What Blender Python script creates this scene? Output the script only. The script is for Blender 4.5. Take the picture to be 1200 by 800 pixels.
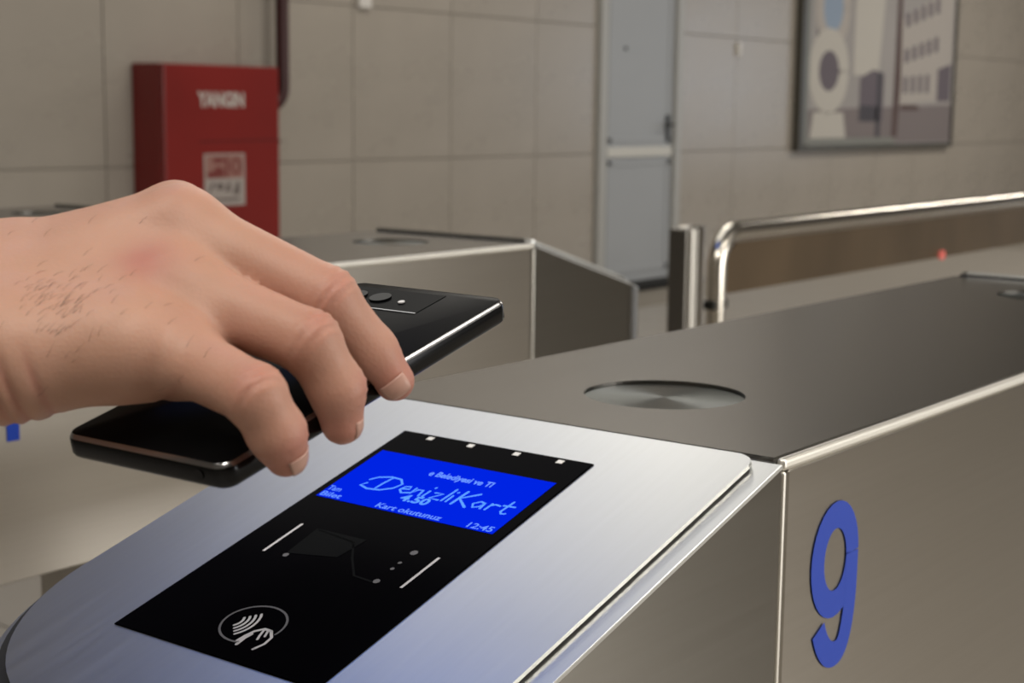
import bpy, bmesh, math, random
import numpy as np
from mathutils import Vector, Matrix

for o in list(bpy.data.objects):
    bpy.data.objects.remove(o)
random.seed(4)
SC = bpy.context.scene
COL = SC.collection

# ------------------------------------------------------------------ camera
cam_d = bpy.data.cameras.new('camera')
cam = bpy.data.objects.new('camera', cam_d)
COL.objects.link(cam)
cam_d.sensor_width = 36.0
cam_d.lens = 1845.7 / 1200.0 * 36.0
cam_d.clip_start = 0.02
cam_d.clip_end = 100
cx, cy, cz = (0.6110, -0.7915, 0.0119), (0.1094, 0.0992, 0.9890), (-0.7840, -0.6030, 0.1472)
cam.matrix_world = Matrix(((cx[0], cy[0], cz[0], 0), (cx[1], cy[1], cz[1], 0), (cx[2], cy[2], cz[2], 1.168), (0, 0, 0, 1)))
cam_d.dof.use_dof = True
cam_d.dof.focus_distance = 0.66
cam_d.dof.aperture_fstop = 17
SC.camera = cam

# ------------------------------------------------------------------ world, lights, exposure
w = bpy.data.worlds.new('world')
SC.world = w
w.use_nodes = True
w.node_tree.nodes['Background'].inputs[0].default_value = (0.95, 0.97, 1.0, 1)
w.node_tree.nodes['Background'].inputs[1].default_value = 0.15
SC.view_settings.view_transform = 'Standard'
SC.view_settings.look = 'None'
SC.view_settings.gamma = 1
SC.view_settings.exposure = 0.0


def area(name, loc, sx, sy, power, colr, rot=(0, 0, 0)):
    d = bpy.data.lights.new(name, 'AREA')
    d.shape = 'RECTANGLE'
    d.size, d.size_y = sx, sy
    d.energy = power
    d.color = colr
    o = bpy.data.objects.new(name, d)
    o.location = loc
    o.rotation_euler = rot
    COL.objects.link(o)
    return o


WARM = (1.0, 0.93, 0.83)
CEIL = 4.2
COOL = (0.62, 0.76, 1.0)
WHITE = (1.0, 0.97, 0.90)
# (x, y, z, size x, size y, watts, colour): light panels over the gates, added fill tubes, then the hall's own high up
LAMPS_AND_FILLS = [(3.30, 2.60, 3.08, 2.5, 1.9, 21, WHITE), (1.25, 1.95, 3.08, 0.8, 1.0, 3.4, (0.18, 0.34, 1.0)),
         (2.2, -1.0, 3.08, 2.0, 0.28, 26, WARM), (-0.5, -0.7, 3.08, 2.0, 0.28, 46, WARM), (-0.8, 0.9, 3.08, 1.6, 0.28, 28, WARM),  # added fill tubes, unseen: brighten the hand, phone edge and gate sides
         (5.5, -2.4, 3.08, 2.4, 0.28, 10, WARM), (6.0, 4.0, 4.15, 2.4, 0.28, 38, WARM), (10.5, 1.6, 4.15, 2.4, 0.28, 70, WARM), (13.6, 2.2, 4.15, 2.4, 0.28, 110, WARM)]
for lx_, ly_, lz_, la_, lb_, pw_, co_ in LAMPS_AND_FILLS:
    area('lamp_or_fill', (lx_, ly_, lz_), la_, lb_, pw_, co_)
area('front_fill', (4.6, -4.93, 1.35), 4.6, 2.4, 205, (1.0, 0.96, 0.90), (math.radians(90), 0, 0))  # added unseen fill that brightens the gates' side panels
area('daylight', (16.9, 0.6, 1.7), 2.0, 3.0, 45, (0.72, 0.83, 1.0), (0, math.radians(90), 0))


# ------------------------------------------------------------------ materials
def srgb(r, g, b):
    f = lambda c: (c / 255 / 12.92) if c / 255 <= 0.04045 else ((c / 255 + 0.055) / 1.055) ** 2.4
    return (f(r), f(g), f(b), 1)


def mat(name, colr, rough=0.5, metal=0.0, spec=0.5, emit=None, estr=1.0, coat=0.0):
    m = bpy.data.materials.new(name)
    m.use_nodes = True
    p = m.node_tree.nodes['Principled BSDF']
    p.inputs['Base Color'].default_value = colr
    p.inputs['Roughness'].default_value = rough
    p.inputs['Metallic'].default_value = metal
    p.inputs['Specular IOR Level'].default_value = spec
    p.inputs['Coat Weight'].default_value = coat
    if emit:
        p.inputs['Emission Color'].default_value = emit
        p.inputs['Emission Strength'].default_value = estr
    return m


def noise_vary(m, scale, amount, detail=3.0, stretch=(1, 1, 1), bump=0.0, rough_amt=0.0):
    """mottled colour, roughness and fine relief from object-space noise"""
    nt = m.node_tree
    N, L = nt.nodes, nt.links
    p = N['Principled BSDF']
    tc = N.new('ShaderNodeTexCoord')
    mp = N.new('ShaderNodeMapping')
    mp.inputs['Scale'].default_value = stretch
    L.new(tc.outputs['Object'], mp.inputs['Vector'])
    nz = N.new('ShaderNodeTexNoise')
    nz.inputs['Scale'].default_value = scale
    nz.inputs['Detail'].default_value = detail
    L.new(mp.outputs[0], nz.inputs['Vector'])
    c = p.inputs['Base Color'].default_value
    ra = N.new('ShaderNodeMix')
    ra.data_type = 'RGBA'
    ra.inputs[6].default_value = (c[0] * (1 - amount), c[1] * (1 - amount), c[2] * (1 - amount), 1)
    ra.inputs[7].default_value = (min(1, c[0] * (1 + amount)), min(1, c[1] * (1 + amount)), min(1, c[2] * (1 + amount)), 1)
    L.new(nz.outputs['Fac'], ra.inputs[0])
    L.new(ra.outputs[2], p.inputs['Base Color'])
    if rough_amt:
        mr = N.new('ShaderNodeMapRange')
        r0 = p.inputs['Roughness'].default_value
        mr.inputs[3].default_value = r0 - rough_amt
        mr.inputs[4].default_value = r0 + rough_amt
        L.new(nz.outputs['Fac'], mr.inputs[0])
        L.new(mr.outputs[0], p.inputs['Roughness'])
    if bump:
        b = N.new('ShaderNodeBump')
        b.inputs['Strength'].default_value = bump
        b.inputs['Distance'].default_value = 0.001
        L.new(nz.outputs['Fac'], b.inputs['Height'])
        L.new(b.outputs[0], p.inputs['Normal'])
    return m


STEEL = noise_vary(mat('brushed_steel', (0.60, 0.57, 0.525, 1), 0.32, 1.0), 60, 0.05, 4, (0.06, 0.06, 6), 0.02, 0.03)
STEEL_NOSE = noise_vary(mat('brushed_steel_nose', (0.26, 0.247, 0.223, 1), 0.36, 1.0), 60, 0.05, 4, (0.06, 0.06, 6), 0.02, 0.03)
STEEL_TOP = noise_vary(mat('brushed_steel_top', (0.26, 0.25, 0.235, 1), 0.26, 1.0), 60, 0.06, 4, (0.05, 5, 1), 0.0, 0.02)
STEEL_PLATE = noise_vary(mat('satin_steel_plate', (0.70, 0.71, 0.70, 1), 0.34, 1.0), 60, 0.05, 4, (0.3, 4, 0.3), 0.05, 0.03)
for m_, tv in ((STEEL, (0, 0, 1)), (STEEL_NOSE, (0, 0, 1))):
    q_ = m_.node_tree.nodes['Principled BSDF']
    q_.inputs['Anisotropic'].default_value = 0.9
    cv = m_.node_tree.nodes.new('ShaderNodeCombineXYZ')
    for k_ in range(3):
        cv.inputs[k_].default_value = tv[k_]
    m_.node_tree.links.new(cv.outputs[0], q_.inputs['Tangent'])
STEEL_EDGE = mat('polished_steel_edge', (0.88, 0.86, 0.80, 1), 0.45, 1.0)
STEEL_TUBE = mat('polished_tube', (0.74, 0.70, 0.63, 1), 0.2, 1.0)
GAP_SHADE = mat('gap_shade', (0.012, 0.012, 0.013, 1), 0.6)
GLASS = mat('black_glass', (0.002, 0.002, 0.003, 1), 0.12, 0.0, 0.004)
CARDSLOT = mat('dark_print', (0.004, 0.0045, 0.005, 1), 0.3, 0.0, 0.012)
SCREEN = mat('blue_screen', (0.0, 0.0, 0.01, 1), 0.6, 0.0, 0.0, srgb(0, 36, 226), 1.0)
SCR_TXT = mat('screen_text', (0.05, 0.1, 0.2, 1), 0.4, 0, 0.1, srgb(60, 140, 250), 1.0)
SCR_TXT2 = mat('screen_text_pale', (0.05, 0.1, 0.2, 1), 0.4, 0, 0.1, srgb(80, 130, 245), 1.0)
PRINT_W = mat('white_print', (0.62, 0.62, 0.66, 1), 0.5)
PRINT_G = mat('grey_print', (0.13, 0.13, 0.14, 1), 0.5)
LED = mat('led_window', (0.8, 0.8, 0.8, 1), 0.3)
BLUE_VINYL = mat('blue_vinyl', srgb(38, 76, 196), 0.4, 0, 0.4)
RED = noise_vary(mat('red_enamel', (0.235, 0.016, 0.013, 1), 0.32, 0, 0.5), 3, 0.15, 2)
DARKRED = mat('dark_red_paint', (0.045, 0.006, 0.006, 1), 0.45)
WHITE_LET = mat('white_lettering', (0.55, 0.50, 0.46, 1), 0.6)
STICK_R = mat('sticker_red', (0.20, 0.035, 0.03, 1), 0.5)
STICK_P = mat('sticker_pink', (0.36, 0.18, 0.15, 1), 0.5)
STICK_W = mat('sticker_white', (0.42, 0.37, 0.34, 1), 0.5)
STICK_G = mat('sticker_grey', (0.16, 0.13, 0.12, 1), 0.5)
DOOR_W = noise_vary(mat('door_paint', (0.40, 0.42, 0.44, 1), 0.45), 2, 0.04)
DOOR_F = mat('door_frame_paint', (0.46, 0.46, 0.44, 1), 0.4)
DOOR_RAIL = mat('door_rail_paint', (0.66, 0.65, 0.60, 1), 0.4)
DARK_METAL = mat('dark_metal', (0.03, 0.03, 0.028, 1), 0.4, 0.6)
PHONE_BLACK = mat('phone_black', (0.003, 0.003, 0.0033, 1), 0.3, 0.0, 0.02)
PHONE_SIDE = mat('phone_frame', (0.03, 0.031, 0.034, 1), 0.2, 1.0)
PHONE_CHROME = mat('phone_chamfer', (0.42, 0.425, 0.44, 1), 0.22, 1.0)
LENS = mat('camera_lens', (0.004, 0.004, 0.005, 1), 0.1, 0, 0.04)
LENS_DOT = mat('flash_lens', (0.6, 0.6, 0.62, 1), 0.2)
BRONZE = noise_vary(mat('bronze_panel', (0.17, 0.122, 0.075, 1), 0.34, 0.45), 5, 0.45, 3, (1, 1, 0.4))
REDLED = mat('red_led', (0.5, 0.12, 0.10, 1), 0.4, 0, 0.5, (1.0, 0.20, 0.16, 1), 0.35)
GROUT = mat('grout', (0.33, 0.30, 0.255, 1), 0.8)
TILE = noise_vary(mat('wall_tile', (0.40, 0.362, 0.312, 1), 0.28, 0, 0.5), 2.2, 0.10, 5, (1, 1, 1.6), 0.0, 0.05)
FLOOR_T = noise_vary(mat('floor_tile', (0.43, 0.40, 0.355, 1), 0.3), 3, 0.12, 5)
CEIL_M = noise_vary(mat('ceiling_paint', (0.13, 0.125, 0.12, 1), 0.8), 2, 0.05)
PLASTER = noise_vary(mat('plaster', (0.33, 0.30, 0.26, 1), 0.7), 1.5, 0.08)
LAMP_BODY = mat('lamp_housing', (0.7, 0.7, 0.68, 1), 0.5)
PLASTIC_W = mat('white_plastic', (0.72, 0.70, 0.66, 1), 0.5)

# circular-brushed metal: highlight turns into a bow tie
LENS_DISC = mat('spun_disc', (0.095, 0.104, 0.098, 1), 0.34, 1.0)
_nt = LENS_DISC.node_tree
_p = _nt.nodes['Principled BSDF']
_p.inputs['Anisotropic'].default_value = 0.85
_tg = _nt.nodes.new('ShaderNodeTangent')
_tg.direction_type = 'RADIAL'
_tg.axis = 'Z'
_nt.links.new(_tg.outputs[0], _p.inputs['Tangent'])


# ------------------------------------------------------------------ helpers
def link(name, me, material, parent=None, smooth=False):
    o = bpy.data.objects.new(name, me)
    if material:
        me.materials.append(material)
    COL.objects.link(o)
    if smooth:
        for p in me.polygons:
            p.use_smooth = True
    if parent:
        o.parent = parent
        if parent.parent is None and parent.type == 'EMPTY':
            o.matrix_parent_inverse = Matrix.Translation(parent.location).inverted()
        elif parent.parent is None and parent.get('_off'):
            o.matrix_parent_inverse = Matrix.Translation(Vector(parent['_off'])).inverted()
    return o


def from_bm(name, bm, material, parent=None, smooth=False):
    bmesh.ops.recalc_face_normals(bm, faces=bm.faces)
    me = bpy.data.meshes.new(name)
    bm.to_mesh(me)
    bm.free()
    return link(name, me, material, parent, smooth)


def add_box(bm, x0, x1, y0, y1, z0, z1, bev=0.0, seg=2):
    r = bmesh.ops.create_cube(bm, size=1)
    vs = r['verts']
    for v in vs:
        v.co = Vector(((x0 + x1) / 2 + v.co.x * (x1 - x0), (y0 + y1) / 2 + v.co.y * (y1 - y0), (z0 + z1) / 2 + v.co.z * (z1 - z0)))
    if bev:
        es = list({e for v in vs for e in v.link_edges})
        bmesh.ops.bevel(bm, geom=es, offset=bev, segments=seg, affect='EDGES', profile=0.5)


def box(name, x0, x1, y0, y1, z0, z1, material, parent=None, bev=0.0, seg=2):
    bm = bmesh.new()
    add_box(bm, x0, x1, y0, y1, z0, z1, bev, seg)
    return from_bm(name, bm, material, parent)


def settle(o):
    """move a top-level mesh's origin to the middle of its base"""
    me = o.data
    co = np.empty(len(me.vertices) * 3)
    me.vertices.foreach_get('co', co)
    co = co.reshape(-1, 3)
    b = np.array([(co[:, 0].min() + co[:, 0].max()) / 2, (co[:, 1].min() + co[:, 1].max()) / 2, co[:, 2].min()])
    me.vertices.foreach_set('co', (co - b).ravel())
    me.update()
    o.location = b
    o['_off'] = [float(v) for v in b]
    return o


def tag(o, label, cat, group=None):
    o['label'] = label
    o['category'] = cat
    if group:
        o['group'] = group
    return o


def thing(name, loc, label, cat, group=None):
    o = bpy.data.objects.new(name, None)
    o.location = loc
    o.empty_display_size = 0.05
    COL.objects.link(o)
    return tag(o, label, cat, group)


def struct(o):
    o['kind'] = 'structure'
    return o


def prism(name, pts, fr, h0, h1, material, parent=None, bev=0.0):
    """extrude a 2-D outline from height h0 to h1 in the frame fr (origin, u, v, n)"""
    bm = bmesh.new()
    O, U, V, N = fr
    lo = [bm.verts.new(O + U * a + V * b + N * h0) for a, b in pts]
    hi = [bm.verts.new(O + U * a + V * b + N * h1) for a, b in pts]
    n = len(pts)
    bm.faces.new(lo)
    top = bm.faces.new(hi)
    for i in range(n):
        bm.faces.new((lo[i], lo[(i + 1) % n], hi[(i + 1) % n], hi[i]))
    if bev:
        bmesh.ops.bevel(bm, geom=list(top.edges), offset=bev, segments=2, affect='EDGES')
    return from_bm(name, bm, material, parent)


def flat(name, polys, fr, h, material, parent=None):
    """several coplanar printed polygons, lifted by h along the frame's normal"""
    bm = bmesh.new()
    O, U, V, N = fr
    for i, pts in enumerate(polys):
        bm.faces.new([bm.verts.new(O + U * a + V * b + N * h) for a, b in pts])
    me = bpy.data.meshes.new(name)
    bm.to_mesh(me)
    bm.free()
    return link(name, me, material, parent)


def stroke(pts, wd, caps=True):
    """quads (and round ends) of a 2-D pen stroke"""
    P = [np.array(p, float) for p in pts]
    n = len(P)
    L, R = [], []
    for i in range(n):
        t = P[min(i + 1, n - 1)] - P[max(i - 1, 0)]
        t /= np.linalg.norm(t) + 1e-12
        nn = np.array([-t[1], t[0]])
        ww = wd[i] if isinstance(wd, (list, tuple)) else wd
        L.append(P[i] + nn * ww / 2)
        R.append(P[i] - nn * ww / 2)
    out = [[tuple(R[i]), tuple(R[i + 1]), tuple(L[i + 1]), tuple(L[i])] for i in range(n - 1)]
    if caps:
        for e, k in ((P[0], 0), (P[-1], n - 1)):
            ww = wd[k] if isinstance(wd, (list, tuple)) else wd
            out.append([(e[0] + ww / 2 * math.cos(a), e[1] + ww / 2 * math.sin(a)) for a in [2 * math.pi * j / 10 for j in range(10)]])
    return out


def arc(cx_, cy_, rx, ry, a0, a1, n=16):
    return [(cx_ + rx * math.cos(math.radians(a0 + (a1 - a0) * i / n)), cy_ + ry * math.sin(math.radians(a0 + (a1 - a0) * i / n))) for i in range(n + 1)]


def text(name, body, fr, pos, size, material, parent, h=0.0003, shear=0.0, bold=0.0, width=None, align='CENTER'):
    cu = bpy.data.curves.new(name, 'FONT')
    cu.body = body
    cu.size = size
    cu.shear = shear
    cu.offset = bold
    cu.align_x = align
    cu.align_y = 'CENTER'
    cu.resolution_u = 3
    o = bpy.data.objects.new(name, cu)
    COL.objects.link(o)
    dg = bpy.context.evaluated_depsgraph_get()
    me = bpy.data.meshes.new_from_object(o.evaluated_get(dg))
    bpy.data.objects.remove(o)
    bpy.data.curves.remove(cu)
    me.name = name
    me.materials.clear()
    O, U, V, N = fr
    co = np.empty(len(me.vertices) * 3)
    me.vertices.foreach_get('co', co)
    co = co.reshape(-1, 3)
    sx = 1.0
    if width:
        sx = width / (co[:, 0].max() - co[:, 0].min())
    for i, v in enumerate(me.vertices):
        v.co = O + U * (pos[0] + co[i, 0] * sx) + V * (pos[1] + co[i, 1]) + N * h
    return link(name, me, material, parent)


def tube_mesh(bm, pts, r, seg=14, closed_ends=True):
    P = [Vector(p) for p in pts]
    n = len(P)
    prev = None
    rings = []
    for i in range(n):
        t = (P[min(i + 1, n - 1)] - P[max(i - 1, 0)]).normalized()
        if prev is None:
            a = t.orthogonal().normalized()
        else:
            a = (prev - t * prev.dot(t)).normalized()
        prev = a
        b = t.cross(a)
        rr = r[i] if isinstance(r, (list, tuple)) else r
        rings.append([bm.verts.new(P[i] + (a * math.cos(2 * math.pi * k / seg) + b * math.sin(2 * math.pi * k / seg)) * rr) for k in range(seg)])
    for i in range(n - 1):
        for k in range(seg):
            bm.faces.new((rings[i][k], rings[i][(k + 1) % seg], rings[i + 1][(k + 1) % seg], rings[i + 1][k]))
    if closed_ends:
        bm.faces.new(rings[0][::-1])
        bm.faces.new(rings[-1])


def tube(name, pts, r, material, parent=None, seg=14):
    bm = bmesh.new()
    tube_mesh(bm, pts, r, seg)
    o = from_bm(name, bm, material, parent, True)
    try:
        o.data.set_sharp_from_angle(angle=math.radians(50))
    except Exception:
        pass
    return o


def bend(a, corner, b, rad, n=8):
    """points of a path a -> corner -> b with a rounded bend"""
    a, c, b = Vector(a), Vector(corner), Vector(b)
    d1, d2 = (a - c).normalized(), (b - c).normalized()
    ang = d1.angle(d2)
    t = rad / math.tan(ang / 2)
    p1, p2 = c + d1 * t, c + d2 * t
    ctr = c + (d1 + d2).normalized() * (rad / math.sin(ang / 2))
    u, v = (p1 - ctr), (p2 - ctr)
    tot = u.angle(v)
    out = [a]
    for i in range(n + 1):
        k = i / n
        out.append(ctr + (u * math.sin((1 - k) * tot) + v * math.sin(k * tot)) / math.sin(tot))
    out.append(b)
    return out


# ------------------------------------------------------------------ the hall
YW = 5.581
XL, XR, YF = -4.0, 17.0, -5.0
floor = struct(box('floor', XL, XR, YF, YW, -0.06, -0.006, GROUT))
struct(box('ceiling', XL, XR, YF, YW, CEIL, CEIL + 0.1, CEIL_M))
struct(box('wall_left', XL - 0.1, XL, YF, YW, 0, CEIL, PLASTER))
struct(box('wall_front', XL, XR, YF - 0.1, YF, 0, CEIL, PLASTER))
wall_right = struct(box('wall_right', XR, XR + 0.1, YF, YW, 0, CEIL, PLASTER))
wall_back = struct(box('wall_back', XL, XR, YW + 0.012, YW + 0.15, 0, CEIL, GROUT))

# the wall's stone tiles, one by one, with recessed joints
T, JW = 0.775, 0.005
tx0, tz0 = 4.36 - 11 * T, -0.28 + 1.168 - T - T
door_x0, door_x1, door_top = 8.07, 9.05, 2.20
tile_meshes = {}


def wall_tile(x0, x1, z0, z1):
    key = (round(x1 - x0, 3), round(z1 - z0, 3))
    if key not in tile_meshes:
        bm = bmesh.new()
        add_box(bm, 0, key[0], -0.012, 0, 0, key[1], 0.0015, 1)
        me = bpy.data.meshes.new('tile')
        bmesh.ops.recalc_face_normals(bm, faces=bm.faces)
        bm.to_mesh(me)
        bm.free()
        me.materials.append(TILE)
        tile_meshes[key] = me
    o = bpy.data.objects.new('tile', tile_meshes[key])
    COL.objects.link(o)
    o.parent = wall_back
    o.location = (x0, YW + 0.012 + random.uniform(-0.0006, 0.0006), z0)


for i in range(40):
    xa, xb = tx0 + i * T, tx0 + (i + 1) * T
    if xa < XL + 2.5 or xa > XR:
        continue
    xb = min(xb, XR)
    for k in range(6):
        za, zb = max(0.0, tz0 + k * T), min(CEIL, tz0 + (k + 1) * T)
        if zb - za < 0.05:
            continue
        segs = [(xa, xb)]
        if za < door_top - 0.01:
            segs = []
            if xa < door_x0:
                segs.append((xa, min(xb, door_x0)))
            if xb > door_x1:
                segs.append((max(xa, door_x1), xb))
        for a, b in segs:
            if b - a > 0.05:
                wall_tile(a + JW / 2, b - JW / 2, za + JW / 2, zb - JW / 2)

# floor tiles
FT = 0.6
ft_me = None
for i in range(-2, 22):
    for j in range(0, 10):
        x0, y0 = i * FT + 0.21, j * FT - 0.35
        if y0 + FT > YW or x0 < -1 or x0 > 13:
            continue
        if ft_me is None:
            bm = bmesh.new()
            add_box(bm, 0.003, FT - 0.003, 0.003, FT - 0.003, -0.008, 0, 0.001, 1)
            bmesh.ops.recalc_face_normals(bm, faces=bm.faces)
            ft_me = bpy.data.meshes.new('floor_tile')
            bm.to_mesh(ft_me)
            bm.free()
            ft_me.materials.append(FLOOR_T)
        o = bpy.data.objects.new('floor_tile', ft_me)
        COL.objects.link(o)
        o.parent = floor
        o.location = (x0, y0, 0)

# the daylit window at the right end and the lamps and fill lights overhead (out of frame)
win = struct(box('window_1', XR - 0.05, XR, -1.05, 2.25, 0.6, 2.8, mat('window_frame', (0.5, 0.5, 0.5, 1), 0.4)))
# door
d1 = struct(bpy.data.objects.new('door_1', None))
d1.location = (8.55, YW, 0)
COL.objects.link(d1)
yd = YW
bm = bmesh.new()
add_box(bm, 8.085, 8.165, yd - 0.03, yd + 0.06, 0.03, 2.19, 0.004)
add_box(bm, 8.965, 9.04, yd - 0.03, yd + 0.06, 0.03, 2.19, 0.004)
add_box(bm, 8.085, 9.04, yd - 0.03, yd + 0.06, 2.11, 2.19, 0.004)
from_bm('door_frame', bm, DOOR_F, d1)
leaf = box('door_leaf', 8.17, 8.96, yd - 0.004, yd + 0.045, 0.06, 2.105, DOOR_W, d1, 0.003)
bm = bmesh.new()
for zz0, zz1 in ((0.12, 0.84), (0.95, 2.05)):
    for a in (((8.20, 8.24), (zz0, zz1)), ((8.89, 8.93), (zz0, zz1)), ((8.20, 8.93), (zz0, zz0 + 0.035)), ((8.20, 8.93), (zz1 - 0.035, zz1))):
        add_box(bm, a[0][0], a[0][1], yd - 0.010, yd - 0.003, a[1][0], a[1][1], 0.003, 1)
from_bm('panel_moulding', bm, DOOR_W, leaf)
box('middle_rail', 8.19, 8.94, yd - 0.018, yd - 0.003, 0.862, 0.925, DOOR_RAIL, leaf, 0.004)
bm = bmesh.new()
add_box(bm, 8.875, 8.915, yd - 0.015, yd - 0.003, 0.95, 1.13, 0.004)
tube_mesh(bm, [(8.895, yd - 0.01, 1.065), (8.895, yd - 0.055, 1.065)], 0.010)
tube_mesh(bm, [(8.905, yd - 0.055, 1.065), (8.79, yd - 0.055, 1.06)], 0.009)
from_bm('door_handle', bm, DARK_METAL, leaf)
box('threshold', 8.05, 9.08, yd - 0.05, yd + 0.05, 0.0, 0.055, DARK_METAL, d1, 0.004)
bm = bmesh.new()
tube_mesh(bm, [(8.385, yd - 0.004, 1.54), (8.385, yd - 0.012, 1.54)], 0.012)
from_bm('spyhole', bm, DARK_METAL, leaf)

# red fire hose cabinet
YFC = 5.37
fc = thing('fire_hose_cabinet', (4.86, 5.48, 0.35), 'red metal fire hose cabinet with white lettering hung on the tiled wall behind the hand', 'fire cabinet')
fx0, fx1, fz0, fz1 = 4.505, 5.19, 0.50, 1.338
box('cabinet_body', fx0, fx1, YFC + 0.022, YW - 0.001, fz0, fz1, RED, fc, 0.006)
door = box('cabinet_door', fx0 + 0.002, fx1 - 0.002, YFC, YFC + 0.020, fz0 + 0.004, fz1 - 0.002, RED, fc, 0.005)
WALLFR = lambda y: (Vector((0, y, 0)), Vector((1, 0, 0)), Vector((0, 0, 1)), Vector((0, -1, 0)))
f = WALLFR(YFC)
text('lettering', 'YANGIN', f, (4.837, 1.182), 0.088, WHITE_LET, door, 0.0015, 0, 0.004, 0.275)
K_ = lambda pts: [(4.726 + (a - 4.878) * 1.373, 0.712 + (b - 0.72) * 0.92) for a, b in pts]
st = prism('sticker', K_([(4.878, 0.72), (5.055, 0.72), (5.055, 0.975), (4.878, 0.975)]), f, 0.0005, 0.0015, STICK_W, door)
flat('sticker_print', [K_(p_) for p_ in [[(4.886, 0.855), (5.048, 0.855), (5.048, 0.967), (4.886, 0.967)]]], f, 0.002, STICK_P, door)
flat('sticker_print', [K_(p_) for p_ in [[(4.892, 0.86), (4.962, 0.86), (4.962, 0.90), (4.935, 0.915), (4.915, 0.89), (4.892, 0.885)], [(4.968, 0.86), (4.982, 0.86), (4.982, 0.96), (4.968, 0.96)], [(4.915, 0.93), (4.962, 0.93), (4.962, 0.955), (4.915, 0.955)]] + stroke(arc(5.015, 0.912, 0.018, 0.036, 0, 360, 14), 0.012)], f, 0.0024, STICK_R, door)
flat('sticker_print', [K_(p_) for p_ in [[(4.90, 0.785 + 0.0), (4.925, 0.83), (4.912, 0.835), (4.893, 0.79)], [(4.93, 0.80), (4.96, 0.80), (4.96, 0.83), (4.93, 0.83)], [(4.965, 0.79), (4.99, 0.79), (4.99, 0.835), (4.98, 0.835)], [(5.0, 0.775), (5.03, 0.775), (5.03, 0.835), (5.018, 0.835)], [(4.90, 0.745), (5.03, 0.745), (5.03, 0.757), (4.90, 0.757)]]], f, 0.0024, STICK_G, door)
flat('door_seam', stroke([(4.70, 1.0), (5.18, 1.005)], 0.004, False), f, 0.0006, DARKRED, door)
box('latch', fx1 - 0.001, fx1 + 0.035, YFC + 0.03, YFC + 0.05, 0.985, 1.005, DARKRED, fc, 0.003)

pipe = tube('fire_pipe', bend((5.315, 5.475, CEIL - 0.002), (5.315, 5.475, 1.16), (5.192, 5.475, 1.16), 0.09), 0.032, DARKRED)
settle(pipe)
tag(pipe, 'dark red fire water pipe coming down into the right side of red cabinet', 'pipe')

# framed poster
px0, px1, pz0, pz1 = 10.70, 13.55, 0.915, 2.35
po = thing('framed_poster', (12.1, YW - 0.03, 0.9), 'large framed city photograph with a pale building on the tiled wall beside the door', 'poster')
M_PF = mat('poster_frame', (0.11, 0.105, 0.09, 1), 0.4, 0.5)
M_PS = mat('poster_frame_silver', (0.26, 0.26, 0.23, 1), 0.5, 0.3)
bm = bmesh.new()
add_box(bm, px0 - 0.05, px0 + 0.03, YW - 0.06, YW, pz0 - 0.05, pz1 + 0.05, 0.006)
add_box(bm, px0 + 0.03, px1 + 0.02, YW - 0.06, YW, pz1, pz1 + 0.05, 0.006)
add_box(bm, px0 + 0.03, px1 + 0.02, YW - 0.06, YW, pz0 - 0.05, pz0 - 0.012, 0.006)
add_box(bm, px1 - 0.01, px1 + 0.02, YW - 0.06, YW, pz0 - 0.012, pz1, 0.004)
from_bm('frame', bm, M_PF, po)
bm = bmesh.new()
add_box(bm, px0 + 0.03, px0 + 0.09, YW - 0.055, YW - 0.02, pz0, pz1, 0.003)
add_box(bm, px0 + 0.09, px0 + 1.65, YW - 0.055, YW - 0.02, pz0 - 0.012, pz0 + 0.045, 0.003)
from_bm('inner_trim', bm, M_PS, po)
fp = WALLFR(YW - 0.04)
print_ = prism('poster_print', [(px0 + 0.03, pz0 - 0.012), (px1, pz0 - 0.012), (px1, pz1), (px0 + 0.03, pz1)], fp, -0.02, 0, noise_vary(mat('print_sky', srgb(166, 162, 160), 0.6, 0, 0.15), 1.2, 0.12, 3), po)
c_w = mat('print_white', srgb(196, 192, 184), 0.6, 0, 0.15)
c_bw = mat('print_building', srgb(182, 176, 170), 0.6, 0, 0.15)
c_l = mat('print_lilac', srgb(112, 105, 112), 0.6, 0, 0.15)
c_d = mat('print_dark', srgb(84, 82, 88), 0.6, 0, 0.15)
c_g = mat('print_ground', srgb(132, 124, 124), 0.6, 0, 0.15)
c_b = mat('print_blue', srgb(150, 166, 186), 0.6, 0, 0.15)
c_n = mat('print_brown', srgb(96, 80, 78), 0.6, 0, 0.15)
X = lambda t: px0 + t * (px1 - px0)
Z = lambda t: pz0 + t * 0.86
flat('print_shape', [[(X(.03), Z(.0)), (X(1.0), Z(.0)), (X(1.0), Z(.37)), (X(.55), Z(.34)), (X(.03), Z(.30))]], fp, 0.001, c_g, print_)
flat('print_shape', [[(X(.60), Z(.36)), (X(.84), Z(.40)), (X(.98), Z(.38)), (X(.98), Z(1.6)), (X(.60), Z(1.15))]], fp, 0.0012, c_bw, print_)
flat('print_shape', [[(X(.88), Z(.40)), (X(.98), Z(.40)), (X(.98), Z(.78)), (X(.88), Z(.72))]], fp, 0.0016, c_l, print_)
wins = []
for k in range(5):
    a = .635 + k * .052
    if k < 4:
        wins.append([(X(a), Z(.47 + .004 * k)), (X(a + .026), Z(.47 + .004 * k)), (X(a + .026), Z(.63 + .01 * k)), (X(a), Z(.63 + .01 * k))])
    wins.append([(X(a), Z(.76 + .03 * k)), (X(a + .028), Z(.77 + .03 * k)), (X(a + .028), Z(.90 + .035 * k)), (X(a), Z(.89 + .035 * k))])
    wins.append([(X(a), Z(1.10 + .04 * k)), (X(a + .028), Z(1.11 + .04 * k)), (X(a + .028), Z(1.24 + .045 * k)), (X(a), Z(1.23 + .045 * k))])
for w_ in wins:
    flat('printed_window', [w_], fp, 0.0018, c_l, print_)
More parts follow.
